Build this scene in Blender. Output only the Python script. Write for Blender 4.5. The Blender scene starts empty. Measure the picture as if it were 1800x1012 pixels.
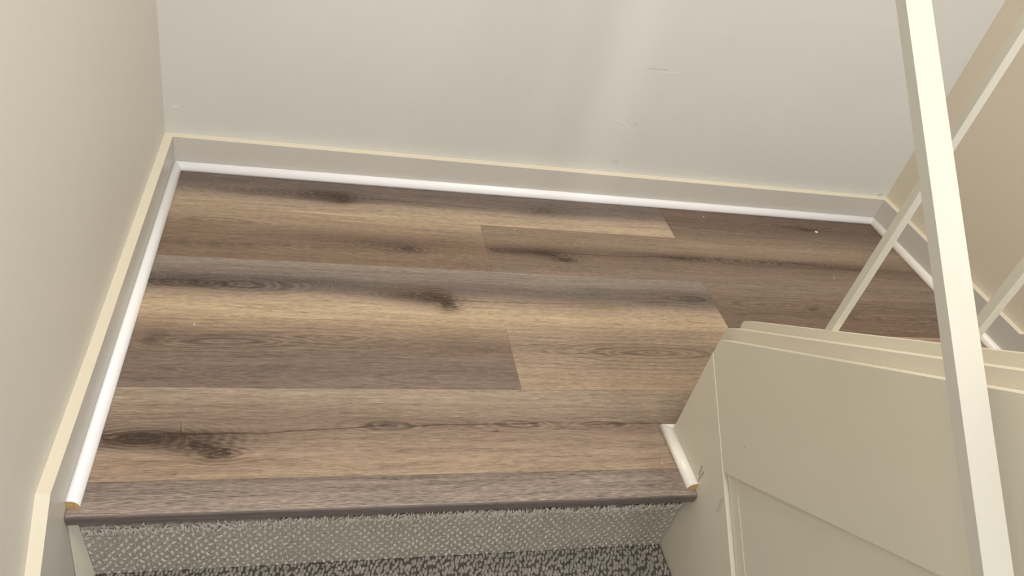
import bpy, bmesh, math, random
from mathutils import Vector, Matrix, noise as mnoise
random.seed(7)
SC = bpy.context.scene
COL = SC.collection

# ------------------------------------------------------------------ camera
cam_d = bpy.data.cameras.new('camera'); cam = bpy.data.objects.new('camera', cam_d); COL.objects.link(cam)
RIGHT = Vector((0.95956613, -0.18552581, 0.21169085))
DOWN = Vector((0.04226025, -0.6485783, -0.75997386))
FWD = Vector((0.27829286, 0.73819128, -0.6145134))
M = Matrix.Identity(4)
for i in range(3):
    M[i][0] = RIGHT[i]; M[i][1] = -DOWN[i]; M[i][2] = -FWD[i]
M[0][3], M[1][3], M[2][3] = 0.24087926, -0.73085409, 1.0712288
cam.matrix_world = M
cam_d.sensor_width = 36.0; cam_d.sensor_fit = 'HORIZONTAL'
cam_d.lens = 1378.146 / 1800 * 36
cam_d.clip_start = 0.02
SC.camera = cam

# ------------------------------------------------------------------ world, lights, exposure
w = bpy.data.worlds.new('world'); SC.world = w; w.use_nodes = True
bg = w.node_tree.nodes['Background']
bg.inputs[0].default_value = (0.95, 0.965, 1.0, 1); bg.inputs[1].default_value = 0.68
def area(name, loc, target, size, power, color, size_y=None):
    d = bpy.data.lights.new(name, 'AREA'); d.energy = power; d.color = color
    d.shape = 'RECTANGLE'; d.size = size; d.size_y = size_y or size
    o = bpy.data.objects.new(name, d); COL.objects.link(o)
    o.location = loc
    o.rotation_euler = (Vector(target) - Vector(loc)).to_track_quat('-Z', 'Y').to_euler()
    return o
area('ceiling_lamp_light', (0.78, -0.35, 2.40), (0.75, 0.1, 0), 0.5, 16, (1.0, 0.955, 0.90))
area('hall_light', (1.3, -2.3, 2.1), (0.9, 0.5, 0.2), 0.9, 30, (0.95, 0.96, 1.0))
SC.view_settings.view_transform = 'Standard'
SC.view_settings.look = 'None'
SC.view_settings.gamma = 1.0
SC.view_settings.use_curve_mapping = False
SC.view_settings.exposure = 0.66

# ------------------------------------------------------------------ node helpers
def lin(c):
    return tuple(((v / 255) / 12.92 if v / 255 <= 0.04045 else ((v / 255 + 0.055) / 1.055) ** 2.4) for v in c) + (1,)

class E:
    """a scalar expression made of math nodes"""
    def __init__(s, t, k): s.t, s.k = t, k
    def op(s, o, b=None, c=None, clamp=False):
        n = s.t.nodes.new('ShaderNodeMath'); n.operation = o; n.use_clamp = clamp
        for i, a in enumerate((s, b, c)):
            if a is None: continue
            if isinstance(a, E): s.t.links.new(a.k, n.inputs[i])
            else: n.inputs[i].default_value = a
        return E(s.t, n.outputs[0])
    def __add__(s, b): return s.op('ADD', b)
    def __sub__(s, b): return s.op('SUBTRACT', b)
    def __mul__(s, b): return s.op('MULTIPLY', b)
    def __truediv__(s, b): return s.op('DIVIDE', b)
    def neg(s): return s * -1.0
    def exp(s): return s.op('EXPONENT')
    def sin(s): return s.op('SINE')
    def clamp(s): return s.op('ADD', 0.0, clamp=True)
    def rng(s, a, b, c=0.0, d=1.0, smooth=True):
        n = s.t.nodes.new('ShaderNodeMapRange'); n.clamp = True
        if smooth: n.interpolation_type = 'SMOOTHSTEP'
        s.t.links.new(s.k, n.inputs[0])
        for i, v in enumerate((a, b, c, d)): n.inputs[i + 1].default_value = v
        return E(s.t, n.outputs[0])

def new_mat(name, rough=0.5, spec=0.4):
    m = bpy.data.materials.new(name); m.use_nodes = True
    t = m.node_tree; b = t.nodes['Principled BSDF']
    b.inputs['Roughness'].default_value = rough
    b.inputs['Specular IOR Level'].default_value = spec
    return m, t, b

def coords(t):
    c = t.nodes.new('ShaderNodeTexCoord'); s = t.nodes.new('ShaderNodeSeparateXYZ')
    t.links.new(c.outputs['Object'], s.inputs[0])
    return E(t, s.outputs[0]), E(t, s.outputs[1]), E(t, s.outputs[2])

def vec(t, x, y, z=0.0):
    n = t.nodes.new('ShaderNodeCombineXYZ')
    for i, a in enumerate((x, y, z)):
        if isinstance(a, E): t.links.new(a.k, n.inputs[i])
        else: n.inputs[i].default_value = a
    return n.outputs[0]

def noi(t, v, scale=1.0, detail=2.0, rough=0.5):
    n = t.nodes.new('ShaderNodeTexNoise'); n.inputs['Scale'].default_value = scale
    n.inputs['Detail'].default_value = detail; n.inputs['Roughness'].default_value = rough
    t.links.new(v, n.inputs['Vector'])
    return E(t, n.outputs['Fac'])

def mixc(t, f, a, b, mode='MIX'):
    n = t.nodes.new('ShaderNodeMix'); n.data_type = 'RGBA'; n.blend_type = mode
    for i, v in ((0, f), (6, a), (7, b)):
        if isinstance(v, E): t.links.new(v.k, n.inputs[i])
        elif isinstance(v, bpy.types.NodeSocket): t.links.new(v, n.inputs[i])
        else: n.inputs[i].default_value = v
    return n.outputs[2]

def bump(t, b, h, strength, dist):
    n = t.nodes.new('ShaderNodeBump'); n.inputs['Strength'].default_value = strength
    n.inputs['Distance'].default_value = dist
    t.links.new(h.k, n.inputs['Height']); t.links.new(n.outputs[0], b.inputs['Normal'])

def gauss(X, Y, cx, cy, rx, ry):
    a = (X - cx) / rx; b = (Y - cy) / ry
    return ((a * a + b * b) * -1.0).exp()

def segment(X, Y, a, b, wid):
    """soft mask of a short stroke from a to b"""
    dx, dy = b[0] - a[0], b[1] - a[1]; L2 = dx * dx + dy * dy
    px, py = X - a[0], Y - a[1]
    tt = ((px * dx + py * dy) / L2).clamp()
    ex, ey = px - tt * dx, py - tt * dy
    d = (ex * ex + ey * ey).op('SQRT')
    return d.rng(wid * 0.35, wid, 1, 0)

# ------------------------------------------------------------------ paint
def paint(name, col, rough=0.5, spec=0.35, bumpk=0.12, blotch=0.05, marks=(), plane='xz', scuff=0.0):
    m, t, b = new_mat(name, rough, spec)
    X, Y, Z = coords(t)
    v = vec(t, X, Y, Z)
    n1 = noi(t, v, 3.0, 3, 0.55); n2 = noi(t, v, 22, 3, 0.6)
    dark = lin(tuple(c * 0.90 for c in col))
    f = ((n1 - 0.5) * (blotch * 12) + (n2 - 0.5) * (blotch * 5) + 0.35).clamp()
    c = mixc(t, f * (min(1.0, blotch * 10)), lin(col), dark)
    if scuff:
        n3 = noi(t, v, 60, 4, 0.7)
        c = mixc(t, n3.rng(0.66, 0.76) * scuff, c, lin((120, 112, 98)))
    U, V = (X, Z) if plane == 'xz' else (Y, Z)
    for a, bb, wd, k, mc in marks:
        c = mixc(t, segment(U, V, a, bb, wd) * k, c, lin(mc))
    t.links.new(c, b.inputs['Base Color'])
    o = noi(t, v, 420, 2, 0.5) * 0.35 + noi(t, v, 55, 3, 0.6) + noi(t, v, 6, 2, 0.5) * 1.5
    bump(t, b, o, bumpk, 0.002)
    return m

MAT = {}
MAT['wall_back'] = paint('wall paint back', (210, 209, 203), 0.46, 0.4, marks=(
    ((1.069, .375), (1.115, .377), .0022, .35, (150, 142, 128)), ((1.10, .371), (1.151, .374), .0016, .5, (228, 224, 214)),
    ((1.015, .233), (1.05, .226), .0018, .5, (228, 224, 214)), ((1.05, .226), (1.09, .200), .0018, .5, (228, 224, 214)),
    ((1.035, .218), (1.07, .204), .0012, .4, (228, 224, 214)), ((1.083, .226), (1.085, .224), .003, .5, (150, 145, 130)),
    ((1.92, .083), (1.928, .086), .004, .6, (140, 125, 95)), ((-.015, .145), (-.005, .146), .003, .6, (228, 224, 214)),
    ((1.26, .02), (1.262, .022), .004, .35, (140, 135, 120)), ((1.06, .11), (1.07, .11), .006, .15, (130, 125, 112))))
MAT['wall_left'] = paint('wall paint left', (218, 214, 205), 0.5, 0.35, marks=(
    ((.72, .165), (.722, .167), .003, .6, (232, 228, 218)),), plane='yz')
MAT['wall_right'] = paint('wall paint right', (214, 204, 184), 0.5, 0.35)
MAT['knee'] = paint('knee wall paint', (222, 216, 200), 0.38, 0.4, blotch=0.06, plane='yz', marks=(
    ((.0172, .010), (.0182, .026), .0022, .7, (140, 130, 106)), ((.0182, .026), (.0172, .045), .0034, .7, (140, 130, 106)),
    ((.0235, .030), (.0275, .048), .0030, .7, (140, 130, 106)),
    ((.0005, -.002), (-.008, -.022), .0022, .5, (222, 216, 200)), ((-.03, .175), (-.031, .176), .002, .6, (150, 142, 122)),
    ((-.05, .06), (-.055, .035), .006, .25, (150, 142, 122))))
MAT['trim'] = paint('cream trim paint', (202, 198, 189), 0.36, 0.45, blotch=0.04, bumpk=0.2, scuff=0.25)
MAT['trim_toplit'] = paint('cream paint lit from above', (232, 224, 202), 0.36, 0.45, blotch=0.05, bumpk=0.25, scuff=0.2)  # trim colour for upward faces, with the overhead light put into it
MAT['shoe'] = paint('white gloss trim', (250, 250, 250), 0.35, 0.5, bumpk=0.03, blotch=0.01, scuff=0.1)
MAT['shoe_old'] = paint('off white trim', (248, 243, 232), 0.3, 0.5, bumpk=0.08, blotch=0.03, scuff=0.4)
MAT['rail'] = paint('white rail paint', (200, 198, 187), 0.35, 0.5, bumpk=0.25, blotch=0.03)
MAT['bar'] = paint('white baluster paint', (206, 202, 188), 0.35, 0.5, bumpk=0.12, blotch=0.03)
MAT['ceiling'] = paint('ceiling paint', (225, 222, 214), 0.8, 0.2)
def flat(name, col, rough=0.7):
    m, t, b = new_mat(name, rough, 0.2); X, Y, Z = coords(t)
    n = noi(t, vec(t, X, Y, Z), 300, 3, 0.6)
    c = mixc(t, n.rng(0.3, 0.7), lin(col), lin(tuple(v * 0.82 for v in col)))
    t.links.new(c, b.inputs['Base Color']); return m
MAT['mdf'] = flat('raw fibreboard', (206, 172, 118))
MAT['sub'] = flat('subfloor', (120, 100, 80))
MAT['flake'] = flat('white flake', (240, 236, 225))

# ------------------------------------------------------------------ wood
def wcol(c):
    r, g, b, _ = lin(c); l = .3 * r + .55 * g + .15 * b
    return tuple((l + (v - l) * .78) * .86 for v in (r, g, b)) + (1,)
def wood(name, y0, y1, stops, seed, knots=(), cath=(), cracks=(), ticks=(), shades=(), fine=1.05, med=0.8, rough=0.42, edge=False):
    m, t, b = new_mat(name, rough, 0.35)
    X, Y, Z = coords(t)
    if edge: Y = Z + Y * 0.3
    warp = (noi(t, vec(t, X * 1.7, Y * 5.0, seed), 1, 2) - 0.5) * 0.035 + (noi(t, vec(t, X * 7.0, Y * 16.0, seed + 3), 1, 2) - 0.5) * 0.009
    for kx, ky, rx, ry, amp in knots:
        g = gauss(X, Y, kx, ky, rx * 2.2, ry * 1.6)
        warp = warp + g * ((Y - ky).op('TANH') if False else (Y - ky)) * -0.75
    Yw = Y + warp
    v = (Yw - y0) / (y1 - y0)
    ramp = t.nodes.new('ShaderNodeValToRGB'); ramp.color_ramp.interpolation = 'B_SPLINE'
    cr = ramp.color_ramp
    while len(cr.elements) < len(stops): cr.elements.new(0.5)
    for e, (p, c) in zip(cr.elements, stops): e.position = p; e.color = wcol(c)
    t.links.new(v.k, ramp.inputs[0])
    col = ramp.outputs[0]
    # large soft areas of paler or darker wood
    for cx, cy, rx, ry, k, c in shades:
        n = noi(t, vec(t, X * 5.0, Yw * 40.0, seed + cx), 1, 3)
        g = (gauss(X, Yw, cx, cy, rx, ry) * (n * 0.9 + 0.55) * k).clamp()
        col = mixc(t, g, col, wcol(c))
    fineN = noi(t, vec(t, X * 48.0, Yw * 760.0, seed), 1, 2, 0.65)
    pore = noi(t, vec(t, X * 60.0, Yw * 1100.0, seed + 9), 1, 1, 0.5)
    medN = noi(t, vec(t, X * 6.0, Yw * 170.0, seed + 5), 1, 3, 0.6)
    broad = noi(t, vec(t, X * 1.6, Yw * 34.0, seed + 7), 1, 3, 0.55)
    lite = noi(t, vec(t, X * 44.0, Yw * 820.0, seed + 21), 1, 1, 0.5).rng(0.58, 0.72)
    drk = noi(t, vec(t, X * 52.0, Yw * 900.0, seed + 31), 1, 1, 0.5).rng(0.60, 0.74)
    k = lite * (0.26 * fine) - drk * (0.34 * fine) + (fineN - 0.5) * (fine * 1.25) + (pore - 0.5) * (fine * 0.5) + (medN - 0.5) * med + (broad - 0.5) * 0.55
    for cx, cy, L, W, Lm, Wm, fr, amp in cath:
        wn = noi(t, vec(t, X * 8.0, Y * 22.0, seed + 11), 1, 2) - 0.5
        dy = (Y - cy + warp * 0.3 + wn * 0.012); dx = (X - cx + wn * 0.03) * (0.20 if W < .02 else 0.14)
        rr = (dx * dx + dy * dy).op('SQRT')
        q = (rr * (6.283 * fr / 0.0105)).sin()
        rings = q * 0.6 + (q.rng(.55, 1.0) * -0.9) + 0.15
        k = k + gauss(X, Y, cx, cy, Lm * 1.25, Wm * 1.3) * rings * (amp * 3.4)
    for kx, ky, rx, ry, amp in knots:
        wn = noi(t, vec(t, X * 14.0, Y * 40.0, seed + 13), 1, 2) - 0.5
        ax = (X - kx + wn * 0.012) * 0.32; ay = Y - ky + wn * 0.008
        rg = ((ax * ax + ay * ay).op('SQRT') * (6.283 / 0.0058)).sin()
        k = k + gauss(X, Y, kx, ky, rx * 1.7, ry * 1.9) * rg * (amp * .4)
    k1 = (k + 1.0).op('MAXIMUM', 0.25)
    n = t.nodes.new('ShaderNodeVectorMath'); n.operation = 'SCALE'
    t.links.new(col, n.inputs[0]); t.links.new(k1.k, n.inputs['Scale'])
    col = n.outputs[0]
    wob = (noi(t, vec(t, X * 16.0, Y * 30.0, seed + 2), 1, 3) - 0.5)
    Yk = Y + wob * 0.016; Xk = X + wob * 0.02
    for kx, ky, rx, ry, amp in knots:      # darker halo drawn out along the grain
        g = (gauss(X, Yw, kx - rx * .6, ky, rx * 2.6, ry * 1.7) * (medN.rng(.25, .7) * .8 + .4) * (amp * .24)).clamp()
        col = mixc(t, g, col, lin((92, 72, 58)))
    grit = noi(t, vec(t, X * 70.0 + Yk * 90.0, Y * 260.0, seed + 4), 1, 3, 0.7)
    for kx, ky, rx, ry, amp in knots:
        g = (gauss(Xk, Yk, kx, ky, rx * 1.1, ry * 1.15) * (grit.rng(.3, .68) * 1.1 + 0.25) * amp).clamp()
        col = mixc(t, g, col, lin((62, 48, 38)))
    for a, bb, wd, kk in cracks:
        s = segment(X, Y + wob * 0.006, a, bb, wd) * (medN.rng(0.3, 0.6) * 0.6 + 0.4) * kk
        col = mixc(t, s.clamp(), col, lin((58, 44, 34)))
    for cx, cy, rx, ry in ticks:           # pale saw marks across the grain
        n1 = noi(t, vec(t, X * 420.0 + Y * 60.0, Y * 30.0, seed), 1, 1)
        g = gauss(X, Y, cx, cy, rx, ry) * n1.rng(0.64, 0.74) * 0.3
        col = mixc(t, g, col, lin((196, 176, 150)))
    t.links.new(col, b.inputs['Base Color'])
    h = fineN * 0.6 + pore * 0.5 + medN * 0.5
    bump(t, b, h, 0.25, 0.0008)
    r = fineN.rng(0.3, 0.7, rough - 0.06, rough + 0.12)
    t.links.new(r.k, b.inputs['Roughness'])
    return m

# ------------------------------------------------------------------ geometry helpers
def link(name, bm, mats, parent=None, label=None, cat=None, group=None, kind=None, bevel=0.0, seg=1, smooth=False):
    if bevel:
        es = [e for e in bm.edges if len(e.link_faces) == 2 and e.calc_face_angle(0) > 0.5]
        bmesh.ops.bevel(bm, geom=es, offset=bevel, segments=seg, affect='EDGES', profile=0.5)
    bmesh.ops.recalc_face_normals(bm, faces=bm.faces)
    me = bpy.data.meshes.new(name); bm.to_mesh(me); bm.free()
    for m in (mats if isinstance(mats, (list, tuple)) else [mats]): me.materials.append(m)
    if smooth:
        for p in me.polygons: p.use_smooth = True
    o = bpy.data.objects.new(name, me); COL.objects.link(o)
    if parent is not None: o.parent = parent
    if label: o['label'] = label
    if cat: o['category'] = cat
    if group: o['group'] = group
    if kind: o['kind'] = kind
    return o

def prism(bm, A, B):
    """solid between two matching point loops"""
    a = [bm.verts.new(p) for p in A]; b = [bm.verts.new(p) for p in B]; n = len(a)
    fa = bm.faces.new(a); fb = bm.faces.new(b[::-1])
    for i in range(n): bm.faces.new((a[i], b[i], b[(i + 1) % n], a[(i + 1) % n]))
    return fa, fb

def prism_z(pts, z0, z1, bm=None):
    bm = bm or bmesh.new()
    prism(bm, [(x, y, z0) for x, y in pts], [(x, y, z1) for x, y in pts]); return bm

def box(x0, x1, y0, y1, z0, z1, bm=None):
    return prism_z([(x0, y0), (x1, y0), (x1, y1), (x0, y1)], z0, z1, bm)

def prism_x(pts, f0, f1, bm=None):
    """polygon in (y,z) swept in x between x=f0(y) and x=f1(y)"""
    bm = bm or bmesh.new()
    prism(bm, [(f0(y), y, z) for y, z in pts], [(f1(y), y, z) for y, z in pts]); return bm

YB, XR, LT, RT = 0.92582, 1.91407, 0.03294, -0.04341
SH, TB = 0.01725, 0.0188
LE = lambda y, d=0.0: LT * (y - YB) + d            # left shoe edge
RE = lambda y, d=0.0: XR + RT * (y - YB) + d       # right shoe edge
KX = lambda y, d=0.0: 0.96696 - 0.02233 * (y + 0.1) + d   # face of the knee wall
YF = -2.6; ZL = -2.2; ZC = 2.5

def structure(name, bm, m, parent=None, **k):
    return link(name, bm, m, parent, kind='structure' if parent is None else None, **k)

# ------------------------------------------------------------------ walls and ceiling
yw = YB + SH + TB
xl = lambda y: LE(y, -SH - TB); xr = lambda y: RE(y, SH + TB)
structure('wall_left', prism_x([(YF, ZL), (yw + .1, ZL), (yw + .1, ZC), (YF, ZC)], lambda y: xl(y) - .1, xl), MAT['wall_left'])
structure('wall_right', prism_x([(YF, ZL), (yw + .1, ZL), (yw + .1, ZC), (YF, ZC)], xr, lambda y: xr(y) + .1), MAT['wall_right'])
structure('wall_back', prism_z([(xl(yw) , yw), (xr(yw), yw), (xr(yw), yw + .1), (xl(yw), yw + .1)], ZL, ZC), MAT['wall_back'])
structure('ceiling', prism_z([(xl(YF), YF), (xr(YF), YF), (xr(yw), yw), (xl(yw), yw)], ZC, ZC + .08), MAT['ceiling'])

# ------------------------------------------------------------------ floor: planks on a subfloor
PT = 0.006
s1, s2, s3, s4, s5 = .78996, .61161, .43421, .25199, .06033
FY = YB + SH          # planks run under the shoe up to the baseboards
floor = structure('floor', prism_z([(LE(.06, -SH), .06), (KX(.06, -.001), .06), (KX(.15), .152), (RE(.152, SH), .152), (RE(FY, SH), FY), (LE(FY, -SH), FY)], -.19, -PT), MAT['sub'])
G = 0.0002
lx = lambda y: LE(y, -SH + .0002); rx = lambda y: RE(y, SH - .0002)
C_A = [(0, (122, 100, 86)), (.2, (150, 126, 102)), (.42, (188, 162, 130)), (.62, (158, 136, 118)), (.8, (112, 94, 84)), (1, (126, 106, 94))]
woods = {
 'A': wood('oak print one', s1, FY, [(0, (196, 168, 132)), (.22, (192, 166, 132)), (.42, (166, 144, 122)), (.62, (116, 98, 88)), (.8, (122, 103, 92)), (1, (128, 108, 96))], 1.3,
      knots=((.362, .859, .017, .013, 1.4), (.330, .872, .045, .014, 1.0), (.87, .872, .03, .012, .5), (.26, .868, .10, .012, .35)),
      cracks=(((.36, .866), (.56, .870), .0018, .6), ((.56, .870), (.72, .862), .0014, .5)),
      cath=((.95, .90, .012, .02, .12, .02, 1.0, .12),),
      shades=((.30, .868, .30, .016, .7, (100, 84, 76)), (.9, .885, .22, .03, .7, (112, 97, 90)), (.05, .80, .25, .02, .4, (150, 124, 100))),
      ticks=((.16, .89, .03, .03), (.93, .84, .03, .02))),
 'B': wood('oak print two', s1, FY, [(0, (150, 124, 100)), (.3, (128, 104, 84)), (.6, (116, 92, 76)), (1, (120, 96, 80))], 7.7,
      knots=((1.66, .872, .03, .008, 1.0), (1.62, .88, .07, .008, .5)),
      cath=((1.7, .89, .015, .02, .12, .03, 1.0, .16), (1.35, .84, .03, .03, .2, .03, .9, .1))),
 'C': wood('oak print three', s2, s1, [(0, (140, 112, 88)), (.25, (150, 122, 96)), (.5, (138, 110, 86)), (.75, (164, 136, 106)), (.9, (186, 160, 124)), (1, (178, 150, 116))], 3.1,
      knots=((.505, .675, .03, .009, .8), (.47, .69, .06, .008, .45)),
      shades=((.45, .69, .2, .03, .6, (116, 90, 70)), (.05, .66, .2, .02, .5, (112, 86, 66))),
      cath=((.1, .74, .02, .03, .14, .04, .9, .13), (.35, .66, .03, .02, .3, .05, 1.1, .08))),
 'D': wood('oak print four', s2, s1, [(0, (148, 124, 104)), (.25, (142, 116, 94)), (.45, (124, 98, 78)), (.62, (148, 122, 96)), (.85, (164, 138, 110)), (1, (150, 124, 98))], 5.9,
      knots=((.878, .670, .022, .009, 1.3), (.838, .692, .04, .010, 1.1), (.75, .693, .05, .006, .7), (1.20, .703, .05, .007, .8), (1.55, .71, .12, .006, .45)),
      cracks=(((.80, .697), (.855, .685), .003, .9), ((.855, .685), (.885, .664), .004, .9), ((.86, .697), (1.0, .695), .0022, .9), ((1.0, .695), (1.12, .702), .002, .8), ((1.12, .702), (1.26, .706), .0022, .8),
              ((1.26, .706), (1.36, .708), .0016, .7), ((1.5, .712), (1.75, .694), .0022, .7), ((.842, .72), (.848, .698), .0012, .6)),
      shades=((.8, .69, .12, .018, .7, (104, 82, 66)), (1.25, .70, .4, .014, .6, (112, 88, 70)), (1.65, .70, .22, .018, .7, (104, 80, 64))),
      cath=((1.4, .705, .012, .012, .12, .012, 1.0, .25), (.75, .693, .008, .01, .05, .01, 1.0, .3))),
 'E': wood('oak print five', s3, s2, [(0, (198, 166, 126)), (.22, (206, 176, 136)), (.40, (168, 142, 116)), (.55, (122, 104, 94)), (.75, (136, 120, 108)), (.92, (158, 140, 122)), (1, (160, 142, 124))], 11.2,
      knots=((.573, .494, .015, .017, 1.4), (.548, .516, .034, .017, 1.2), (.50, .518, .05, .010, .6), (.06, .53, .10, .010, .6), (1.17, .545, .03, .010, .5), (1.06, .523, .03, .004, .4)),
      cracks=(((.58, .507), (.75, .506), .0018, .7), ((.75, .506), (.95, .515), .0014, .6), ((1.0, .525), (1.1, .527), .0018, .5), ((-.02, .535), (.12, .537), .0025, .6), ((.0, .52), (.1, .522), .0018, .5)),
      shades=((.18, .535, .34, .024, .8, (104, 90, 84)), (.45, .52, .12, .02, .55, (100, 86, 78)), (1.1, .55, .16, .03, .55, (118, 100, 88)), (.35, .575, .4, .02, .4, (150, 132, 116))),
      cath=((.16, .53, .012, .016, .10, .018, 1.0, .28), (1.15, .545, .012, .02, .06, .025, 1.0, .22)),
      ticks=((.20, .545, .2, .02), (1.14, .51, .05, .03), (.30, .56, .1, .01))),
 'F': wood('oak print six', s3, s2, [(0, (130, 104, 82)), (.3, (132, 106, 84)), (.6, (128, 103, 82)), (.85, (148, 124, 102)), (1, (150, 126, 104))], 13.4,
      cath=((1.40, .535, .02, .02, .12, .03, 1.1, .2), (1.72, .50, .03, .03, .14, .04, 1.0, .15)),
      knots=((1.495, .525, .010, .008, .5),)),
 'G': wood('oak print seven', s4, s3, [(0, (140, 118, 102)), (.2, (132, 110, 96)), (.45, (138, 114, 96)), (.7, (148, 122, 98)), (.88, (178, 148, 114)), (1, (196, 164, 124))], 17.6,
      cath=((.14, .365, .018, .024, .11, .030, 1.0, .24), (.32, .38, .022, .02, .12, .03, 1.1, .16), (.55, .28, .05, .04, .25, .03, 1.0, .08)),
      shades=((.11, .372, .10, .018, .6, (108, 90, 76)), (.6, .36, .15, .03, .5, (128, 102, 82)), (.35, .3, .4, .02, .4, (124, 104, 92))),
      knots=((.02, .37, .02, .02, .3),)),
 'H': wood('oak print eight', s4, s3, [(0, (178, 148, 116)), (.2, (182, 154, 122)), (.5, (160, 134, 110)), (.75, (166, 140, 112)), (1, (188, 158, 122))], 19.9,
      cath=((1.0, .36, -.045, .028, .17, .045, 1.0, .22), (.8, .36, -.05, .03, .1, .05, 1.0, .12)),
      shades=((1.0, .37, .16, .03, .5, (138, 114, 94)),), ticks=((.79, .285, .06, .02), (.95, .43, .05, .02))),
 'I': wood('oak print nine', s5, s4, [(0, (176, 148, 118)), (.18, (174, 146, 118)), (.4, (154, 128, 106)), (.58, (150, 124, 104)), (.8, (166, 142, 118)), (1, (176, 152, 126))], 23.5,
      knots=((.152, .110, .022, .011, 1.2), (.122, .127, .030, .011, 1.1), (.03, .142, .075, .011, 1.2), (.425, .168, .022, .006, .6), (.62, .153, .006, .003, .9), (.86, .166, .010, .003, .7), (.70, .167, .012, .003, .5)),
      cracks=(((.06, .152), (.16, .152), .0026, 1), ((.16, .152), (.22, .150), .0024, 1), ((.22, .150), (.30, .158), .0020, .9), ((.30, .158), (.36, .160), .0024, .7), ((.36, .160), (.43, .167), .0020, .8),
              ((.46, .165), (.58, .168), .0018, .8), ((.58, .168), (.70, .168), .0016, .9), ((.80, .165), (.86, .168), .0022, .8), ((.86, .167), (.95, .167), .0018, .8), ((.088, .175), (.090, .155), .0016, .6),
              ((.09, .150), (.15, .115), .003, .7), ((-.03, .150), (.06, .150), .0022, .7)),
      shades=((.08, .138, .13, .018, .75, (94, 74, 62)), (.45, .165, .22, .012, .5, (122, 100, 84)), (.85, .165, .16, .012, .45, (126, 100, 80)), (.1, .085, .15, .018, .5, (150, 118, 88)), (.25, .19, .25, .02, .35, (136, 112, 94))),
      cath=((.04, .142, .010, .010, .08, .012, 1.0, .3), (.43, .165, .012, .012, .06, .014, 1.0, .25), (.66, .164, -.010, .009, .06, .012, 1.0, .3), (.83, .166, -.010, .009, .06, .011, 1.0, .28)),
      ticks=((.10, .155, .03, .03),)),
 'N': wood('oak print nosing', -.01, s5, [(0, (158, 139, 126)), (.3, (164, 144, 128)), (.6, (150, 131, 118)), (.85, (146, 126, 112)), (1, (132, 114, 102))], 29.1,
      fine=1.7, med=1.3),
}
woods['X'] = wood('oak print nosing edge shaded', -.026, .0, [(0, (96, 84, 80)), (.4, (112, 98, 92)), (.7, (102, 90, 86)), (1, (124, 109, 100))], 41.0, fine=.9, med=1.0, edge=True)  # front face of the nosing, its shade put into the darker colour
def plank(key, pts):
    return link('plank', prism_z(pts, -PT, 0), woods[key], floor, bevel=.0003)
def row(k1, k2, ya, yb, xj):
    ya += G; yb -= G
    plank(k1, [(lx(ya), ya), (xj - G, ya), (xj - G, yb), (lx(yb), yb)])
    plank(k2, [(xj + G, ya), (rx(ya), ya), (rx(yb), yb), (xj + G, yb)])
row('A', 'B', s1, FY - .0005, 1.2169)
row('C', 'D', s2, s1, .6909)
row('E', 'F', s3, s2, 1.2235)
row('G', 'H', s4, s3, .6864)
plank('I', [(lx(s5), s5 + G), (KX(s5, -.0015), s5 + G), (KX(.148, -.0015), .153), (rx(.153), .153), (rx(s4), s4 - G), (lx(s4), s4 - G)])

# rounded stair nosing
def nosing():
    prof = [(s5 - G, 0.0), (.006, .0004)]
    for i in range(1, 6):
        a = math.pi / 2 * i / 6
        prof.append((.0045 - .0045 * math.sin(a), -.004 + .0044 * math.cos(a)))
    prof += [(0, -.006), (.0005, -.018), (.003, -.023), (.007, -.025), (.020, -.025), (.022, -PT - .001), (s5 - G, -PT)]
    bm = bmesh.new()
    prism(bm, [(LE(y, -SH + .001), y, z) for y, z in prof], [(KX(y, -.001), y, z) for y, z in prof])
    return bm
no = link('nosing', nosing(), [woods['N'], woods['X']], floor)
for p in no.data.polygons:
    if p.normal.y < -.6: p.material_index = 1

# ------------------------------------------------------------------ baseboards
HB = .0787
structure('baseboard_back', prism_z([(lx(FY) , FY), (rx(FY), FY), (rx(FY), yw - .0002), (lx(FY), yw - .0002)], -PT, HB), MAT['trim'], bevel=.0012)
SL = 0.80
lskirt = [(yw - .0005, -PT), (yw - .0005, HB), (.25, HB + .003), (-.020, HB + .007), (-1.9, HB + .007 - 1.88 * SL), (-1.9, -1.85), (.045, -.30), (.045, -PT - .02)]
structure('baseboard_left', prism_x(lskirt, lambda y: xl(y) + .0002, lambda y: LE(y, -SH)), MAT['trim'], bevel=.0012)
rskirt = [(yw - .0005, -PT), (yw - .0005, HB), (.372, HB), (-1.9, HB + 2.272 * SL), (-1.9, 1.2), (.20, -PT)]
structure('baseboard_right', prism_x(rskirt, lambda y: RE(y, SH), lambda y: xr(y) - .0002), MAT['trim'], bevel=.0012)

for o in [x for x in COL.objects if x.name.startswith('baseboard')]:
    o.data.materials.append(MAT['trim_toplit'])
    for p in o.data.polygons:
        if p.normal.z > .5 and p.center.z > -1.9: p.material_index = 1  # board tops painted lighter, as lit from overhead

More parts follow.
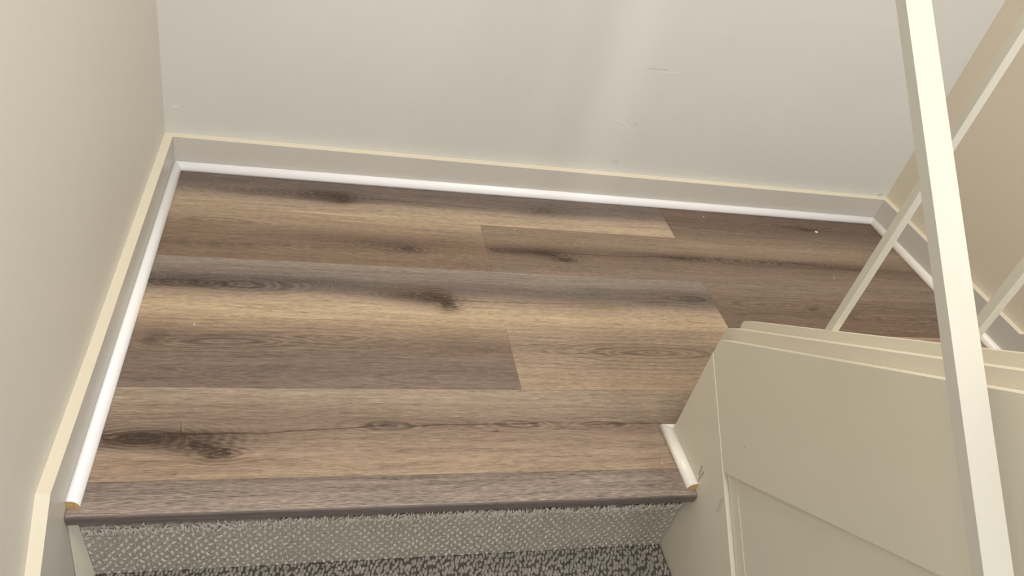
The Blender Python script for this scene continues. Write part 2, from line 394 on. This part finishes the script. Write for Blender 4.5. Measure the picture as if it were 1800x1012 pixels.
# ------------------------------------------------------------------ shoe mouldings (mitred lengths)
def shoe_profile():
    """(out from the wall, up): a little wider than high, rounded, with a small quirk at the top"""
    p = [(0, 0), (SH, 0), (SH, .004)]
    for i in range(1, 8):
        a = math.pi / 2 * i / 8
        p.append((.004 + (SH - .004) * math.cos(a) , .004 + .0125 * math.sin(a)))
    p += [(.004, .0166), (.0, .0172)]
    return p
def shoe(name, starts, ends, m0, caps):
    """starts/ends: function (out, up) -> point at each end; caps: raw cut ends"""
    bm = bmesh.new(); pr = shoe_profile()
    fa, fb = prism(bm, [starts(o, u) for o, u in pr], [ends(o, u) for o, u in pr])
    if caps[0]: fa.material_index = 1
    if caps[1]: fb.material_index = 1
    bmesh.ops.recalc_face_normals(bm, faces=bm.faces)
    o = structure(name, bm, [m0, MAT['mdf']])
    for p in o.data.polygons: p.use_smooth = len(p.vertices) == 4
    return o
e = .0003
shoe('trim_1', lambda o, u: (LE(FY - o, -SH + o + e), FY - o - e, u + .0004), lambda o, u: (RE(FY - o, SH - o - e), FY - o - e, u + .0004), MAT['shoe'], (0, 0))
shoe('trim_2', lambda o, u: (LE(.0157, -SH + o + e), .0157, u + .0004), lambda o, u: (LE(FY - o, -SH + o + e), FY - o - e, u + .0004), MAT['shoe'], (1, 0))
shoe('trim_3', lambda o, u: (RE(FY - o, SH - o - e), FY - o - e, u + .0004), lambda o, u: (RE(.17, SH - o - e), .17, u + .0004), MAT['shoe_old'], (0, 0))
KE = .1400     # far end of the knee wall
shoe('trim_4', lambda o, u: (KX(.0130, -o - e), .0130, u + .0004), lambda o, u: (KX(KE + o, -o - e), KE + o + e, u + .0004), MAT['shoe_old'], (1, 0))
shoe('trim_5', lambda o, u: (KX(KE + o, -o - e), KE + o + e, u + .0004), lambda o, u: (KX(KE) + .07 + 0 * o, KE + o + e, u + .0004), MAT['shoe_old'], (0, 0))

# ------------------------------------------------------------------ knee wall between the two flights
T3 = lambda y: .3623 - .798 * y          # top of the outer panel
T2 = lambda y: .3880 - .800 * y          # top of the middle board
T1 = lambda y: .4067 - .809 * y          # top of the cap plate
SM = lambda y: .1105 + .7815 * y         # top edge of the lower skirt board
DG = lambda y: .0795 - .790 * y          # lower edge of the stringer panel
YE = -1.9
knee = structure('wall_middle', prism_x([(KE - .002, -.19), (KE - .002, T3(KE - .002) - .004), (YE, T3(YE) - .004), (YE, ZL), (-1.2, ZL)], lambda y: KX(y, .0090), lambda y: KX(y, .083)), MAT['knee'])
yx = (.0795 - .1105) / (.7815 + .790)    # where seam and stringer edge cross
yc = KE
link('stringer_panel', prism_x([(yc, SM(yc) - .02), (yc, T3(yc)), (YE, T3(YE)), (YE, DG(YE)), (yx, DG(yx)), (yx, SM(yx) - .02)], lambda y: KX(y, .0010), lambda y: KX(y, .0268)), MAT['knee'], knee, bevel=.0010)
link('skirt_board', prism_x([(yc, -PT + .0065), (yc, SM(yc) + .0), (YE, SM(YE)), (YE, SM(YE) - .75), (.03, -.60), (.03, -PT - .02), (.064, -PT - .02), (.064, 0.0005)], lambda y: KX(y), lambda y: KX(y, .0088)), MAT['knee'], knee, bevel=.0012)
o2 = .033
link('filler_strip', prism_x([(yx + .0, SM(yx) + .003), (yx - .022, DG(yx - .022) - .0005), (YE, SM(YE) + .048), (YE, SM(YE) + .003)], lambda y: KX(y, .0078), lambda y: KX(y, .0089)), MAT['knee'], knee)
link('ledge_board', prism_x([(KE + .028, T2(KE + .028) - .026), (KE + .028, T2(KE + .028)), (YE, T2(YE)), (YE, T2(YE) - .05), (KE - .01, T2(KE - .01) - .05)], lambda y: KX(y, .027), lambda y: KX(y, .081)), MAT['knee'], knee, bevel=.0016, seg=2)
link('cap_plate', prism_x([(KE + .032, T1(KE + .032) - .030), (KE + .036, T1(KE + .036) - .006), (KE + .033, T1(KE + .033)), (YE, T1(YE)), (YE, T1(YE) - .045)], lambda y: KX(y, .058), lambda y: KX(y, .079)), MAT['knee'], knee, bevel=.0015, seg=2)

for o in knee.children:
    if o.name.split('.')[0] in ('ledge_board', 'cap_plate', 'stringer_panel'):
        o.data.materials.append(MAT['trim_toplit'])
        for p in o.data.polygons:
            if p.normal.z > .5: p.material_index = 1  # ledge tops take the colour with light from above painted in

# ------------------------------------------------------------------ iron balusters with their upper rail
def bar_between(bm, p, q, wx, wy, up=Vector((0, 0, 1))):
    """rectangular bar from p to q"""
    p, q = Vector(p), Vector(q); d = (q - p).normalized()
    s = Vector((1, 0, 0)) if abs(d.x) < .9 else Vector((0, 1, 0))
    u = d.cross(s).normalized()
    c = [s * (a * wx / 2) + u * (b * wy / 2) for a, b in ((-1, -1), (1, -1), (1, 1), (-1, 1))]
    prism(bm, [p + k for k in c], [q + k for k in c]); return bm
rail_e = bpy.data.objects.new('baluster_railing', None); COL.objects.link(rail_e)
rail_e.location = (KX(0, .0685), 0, T1(0))
rail_e['label'] = 'white square iron balusters standing on the stepped cap of the knee wall'
rail_e['category'] = 'railing'
def child(o, parent):
    o.parent = parent; o.matrix_parent_inverse = Matrix.Translation(-parent.location); return o
UR = .88
for i in range(11):
    y = .0095 - .1835 * i
    x = KX(y, .0685); z0 = T1(y) - .006
    bm = bmesh.new()
    h = .0062
    prism(bm, [(x - h, y + h, T1(y + h) - .0), (x + h, y + h, T1(y + h)), (x + h, y - h, T1(y - h)), (x - h, y - h, T1(y - h))],
          [(x - h, y + h, z0 + UR), (x + h, y + h, z0 + UR), (x + h, y - h, z0 + UR), (x - h, y - h, z0 + UR)])
    child(link('baluster', bm, MAT['bar'], bevel=.0008), rail_e)
y0, y1 = .06, YE
bm = bar_between(bmesh.new(), (KX(y0, .0685), y0, T1(y0) + UR), (KX(y1, .0685), y1, T1(y1) + UR), .040, .016)
child(link('top_rail', bm, MAT['rail'], bevel=.003, seg=2), rail_e)

# ------------------------------------------------------------------ handrail of the lower flight
AX, AW = .905, .0372
RZ = lambda y: .823 + .772 * y        # its upper face
hand = bpy.data.objects.new('handrail', None); COL.objects.link(hand); hand.location = (AX, 0, RZ(0))
hand['label'] = 'flat white painted handrail rising across the right of the stairwell, nearest the viewer'
hand['category'] = 'handrail'
bm = bmesh.new()
ys, ye = -1.7, .20
lo = [(AX, ys, RZ(ys)), (AX + AW, ys, RZ(ys)), (AX + AW, ys, RZ(ys) - .0185), (AX, ys, RZ(ys) - .0185)]
hi = [(AX, ye, RZ(ye)), (AX + AW, ye, RZ(ye)), (AX + AW, ye, RZ(ye) - .0185), (AX, ye, RZ(ye) - .0185)]
prism(bm, lo, hi)
child(link('rail', bm, MAT['rail'], bevel=.0022, seg=2), hand)
for y in (-.62, -1.45):               # wall brackets below the frame
    bm = bmesh.new()
    bar_between(bm, (AX + .018, y, RZ(y) - .019), (AX + .018, y, RZ(y) - .055), .012, .012)
    bar_between(bm, (AX + .018, y, RZ(y) - .055), (KX(y) - .0005, y, RZ(y) - .062), .012, .012)
    child(link('bracket', bm, MAT['rail']), hand)
bm = bmesh.new()                      # return that ties the upper end to the first baluster
ry, rz = .19, RZ(.19) - .012
bar_between(bm, (AX + AW, ry, rz), (KX(0, .0685), ry, rz), .012, .012)
bar_between(bm, (KX(0, .0685), ry, rz), (KX(0, .0685), .017, rz), .012, .012)
child(link('return', bm, MAT['rail']), hand)

# ------------------------------------------------------------------ carpeted lower flight
RISE, RUN = .188, .240
def carpet_mat(name, lo, hi, sc):
    m, t, b = new_mat(name, 0.95, 0.1)
    X, Y, Z = coords(t); v = vec(t, X, Y, Z)
    n = noi(t, v, sc, 3, 0.65); n2 = noi(t, v, sc * 4, 2, 0.6); big = noi(t, v, 9, 3)
    f = (n - 0.5) * 1.8 + (n2 - 0.5) * 1.0 + (big - 0.5) * 0.5 + 0.5
    t.links.new(mixc(t, f.clamp(), lin(lo), lin(hi)), b.inputs['Base Color'])
    bump(t, b, n + n2, 0.8, 0.002)
    b.inputs['Sheen Weight'].default_value = 0.1
    return m
CB = carpet_mat('carpet backing', (158, 149, 135), (212, 203, 188), 330)
CN = carpet_mat('carpet nubs', (206, 197, 182), (245, 238, 225), 300)
CD = carpet_mat('carpet tread shaded gaps', (62, 58, 52), (112, 106, 97), 300)  # same carpet as the risers, shade between loops put into the colour
CT = carpet_mat('carpet tread loops', (116, 112, 104), (206, 200, 188), 420)  # riser carpet darkened for how light falls along the pile
CM = carpet_mat('carpet tread edge', (160, 142, 112), (206, 186, 150), 300)

def loops(pts):
    """pts: (centre, axis, length, width, height dir, height) -> small rounded loops in one mesh"""
    V, F = [], []
    for c, ax, L, W, up, H in pts:
        c = Vector(c); ax = Vector(ax).normalized(); up = Vector(up); s = ax.cross(up).normalized()
        b = len(V)
        for k, (w, h) in ((-1, (.45, .0)), (-.55, (1, .75)), (0, (1.1, 1.0)), (.55, (1, .75)), (1, (.45, .0))):
            for a in (-1, -.5, .5, 1):
                hh = h * (1.0 if abs(a) < .9 else .35)
                V.append(c + ax * (k * L / 2) + s * (a * w * W / 2) + up * (hh * H))
        for i in range(4):
            for j in range(3):
                q = b + i * 4 + j; F.append((q, q + 1, q + 5, q + 4))
    return V, F
def mesh_obj(name, V, F, m, parent, kind=None):
    me = bpy.data.meshes.new(name); me.from_pydata([tuple(v) for v in V], [], F); me.materials.append(m)
    for p in me.polygons: p.use_smooth = True
    o = bpy.data.objects.new(name, me); COL.objects.link(o); o.parent = parent
    if kind: o['kind'] = kind
    return o

stairs = bpy.data.objects.new('carpeted_stairs', None); COL.objects.link(stairs)
stairs['label'] = 'stairs in looped grey carpet dropping away below the wooden landing edge'
stairs['category'] = 'stairs'
RY = .0215
def xrk(y): return KX(y, -.0008)
for k in range(4):
    zt = -RISE * k; yr = RY - RUN * k
    top = zt - (.027 if k == 0 else .003); bot = zt - RISE + .0
    xa0, xa1 = (LE(yr, -SH + .0075), LE(yr, -SH + .018)) if k == 0 else (LE(yr, -SH + .001),) * 2
    # riser backing
    if k == 0:
        link('shade_strip', box(xa0 + .002, xrk(yr) - .001, yr + .012, yr + .021, -.075, top + .001), MAT['sub'], stairs)  # dark strip added for the shade between nosing and carpet top
    bt = top - (.029 if k == 0 else 0)
    bm = bmesh.new()
    prism(bm, [(xa0, yr, bt), (xrk(yr), yr, bt), (xrk(yr), yr, bot), (xa1, yr, bot)],
          [(xa0, yr + .011, bt), (xrk(yr), yr + .011, bt), (xrk(yr), yr + .011, bot), (xa1, yr + .011, bot)])
    link('riser', bm, CB, stairs)
    # tread slab with a rounded front
    yf = yr - RUN - (.012 if k < 3 else 0); zz = zt - RISE
    link('tread', prism_x([(yr + .02, zz), (yf + .012, zz), (yf + .004, zz - .003), (yf, zz - .012), (yf + .004, zz - .024), (yf + .014, zz - .03), (yr + .02, zz - .03)], lambda y: LE(y, -SH + .001), xrk), CD, stairs)
    if k > 1: continue
    # nubs on the riser: staggered rows, a diagonal weave
    P = []
    rows = int((top - bot) / .0098)
    for r in range(rows + 1):
        z = bot + .004 + r * .0098
        if z > bt - .004: continue
        f = (z - bot) / (top - bot); xa = xa1 + (xa0 - xa1) * f
        n = int((xrk(yr) - xa) / .0152)
        for c in range(n + 1):
            x = xa + .004 + (c + (.5 if r % 2 else 0)) * .0152 + random.uniform(-.0014, .0014)
            if x > xrk(yr) - .004: continue
            ang = random.gauss(.25, .55)
            wear = .75 + .5 * mnoise.noise(Vector((x * 6, z * 12, 3)))
            sz = (1 + random.uniform(-.2, .2)) * (1.15 if f > .72 else 1)
            P.append(((x, yr, z + random.uniform(-.0012, .0012)), (math.sin(ang), 0, math.cos(ang)), .0094 * sz * random.uniform(.7, 1.15), .0044 * sz, (0, -1, 0), .0034 * wear))
    mesh_obj('riser_nubs', *loops(P), CN, stairs, 'stuff')
    P = []                                    # finer low loops between the nubs
    for i in range(6500 if k == 0 else 600):
        x = random.uniform(xa1, xrk(yr) - .004); z = random.uniform(bot + .002, bt)
        ang = random.gauss(0, .9)
        P.append(((x, yr, z), (math.sin(ang), 0, math.cos(ang)), random.uniform(.004, .008), .0022, (0, -1, 0), .0022))
    mesh_obj('riser_loops', *loops(P), CB, stairs, 'stuff')
    if k == 0:                                # frayed cut pile hanging out under the nosing
        P = []
        for i in range(900):
            x = random.uniform(xa0 + .003, xrk(yr) - .004); ang = random.gauss(0, .45)
            if x < .5 and random.random() < .35: continue
            P.append(((x, yr - random.uniform(0, .004), bt - random.uniform(-.004, .010) - (.012 * random.random() if x < .25 else 0)), (math.sin(ang), -.1, math.cos(ang)), random.uniform(.009, .019), .0021, (0, -.9, .3), .0026))
        mesh_obj('frayed_edge', *loops(P), CN, stairs, 'stuff')
    # loops on the tread, rows running front to back
    P = []; Q = []
    nx = int(1.0 / .0062); ny = int((RUN + .01) / .0098)
    for r in range(ny):
        y = yr - .005 - r * .0098
        for c in range(nx + 2):
            x = LE(y, -SH + .004) + (c + (.5 if r % 2 else 0)) * .0062 + random.uniform(-.0016, .0016)
            if x > xrk(y) - .003: continue
            ang = .22 + random.gauss(0, .22)
            it = ((x, y + random.uniform(-.004, .004), zz - .0004), (math.sin(ang), math.cos(ang), 0), random.uniform(.008, .0135), random.uniform(.0036, .0056), (0, 0, 1), random.uniform(.003, .0052))
            (Q if (r * .0098 > .205 or (k == 0 and x > .78 + .4 * (0.075 - r * .0098) * 10 and r * .0098 > .062 and False)) else P).append(it)
    mesh_obj('tread_loops', *loops(P), CT, stairs, 'stuff')
    mesh_obj('tread_edge_loops', *loops(Q), CM, stairs, 'stuff')
# painted sliver between the skirting and the left end of the carpeted riser
bm = bmesh.new()
za, zb = -.027, -.190
prism(bm, [(LE(.01, -SH + .0004), .006, za), (LE(RY, -SH + .0072), RY - .001, za), (LE(RY, -SH + .0004), RY + .012, za)],
      [(LE(.0, -SH + .0004), -.012, zb), (LE(RY, -SH + .0178), RY - .001, zb), (LE(RY, -SH + .0004), RY + .012, zb)])
link('corner_filler', bm, MAT['knee'], stairs)

# ------------------------------------------------------------------ upper flight behind the knee wall
up = bpy.data.objects.new('upper_stairs', None); COL.objects.link(up)
up['label'] = 'flight of stairs climbing behind the knee wall, hidden by its cap'
up['category'] = 'stairs'
for k in range(6):
    yr = .150 - RUN * k; z0 = RISE * k
    xa = lambda y: KX(y, .0835); xb = lambda y: RE(y, SH - .0005)
    bm = prism_x([(yr, z0 + (.0006 if k == 0 else -.02)), (yr, z0 + RISE - .02), (yr - .02, z0 + RISE - .02), (yr - .02, z0 + (.0006 if k == 0 else -.02))], xa, xb)
    link('riser', bm, CB, up)
    link('tread', prism_x([(yr + .012, z0 + RISE - .02), (yr + .014, z0 + RISE - .008), (yr + .008, z0 + RISE), (yr - RUN - .001, z0 + RISE), (yr - RUN - .001, z0 + RISE - .02)], xa, xb), CD, up)

# ------------------------------------------------------------------ crumbs left on the floor
def flake(x, y, s, label, group=None):
    bm = bmesh.new(); n = 7
    top = []; botm = []
    for i in range(n):
        a = 2 * math.pi * i / n; r = s * random.uniform(.7, 1.15)
        botm.append((x + r * math.cos(a) * 1.3, y + r * math.sin(a), .0003))
        top.append((x + r * .8 * math.cos(a) * 1.3, y + r * .8 * math.sin(a), .0003 + s * random.uniform(.3, .55)))
    prism(bm, botm, top)
    link('paint_flake', bm, MAT['flake'], None, label, 'flake', group)
flake(1.692, .8645, .0042, 'largest white paint flake, on the oak floor near the far right corner')
LB = ['tiny pale crumb on the back row of planks, right of the end joint', 'tiny crumb left of the slanting baluster, below the large white flake',
      'tiny crumb close to the slanting baluster on the dark knotty plank', 'tiny pale crumb on the left planks near the white shoe moulding',
      'tiny white crumb beside the short moulding at the nosing seam', 'tiny crumb on the knotty plank right of its left end joint']
for (x, y), lb in zip(((1.345, .900), (1.622, .777), (1.630, .655), (.083, .410), (.919, .073), (.775, .778)), LB):
    flake(x, y, .0016, lb, 'tiny crumbs on the floor')
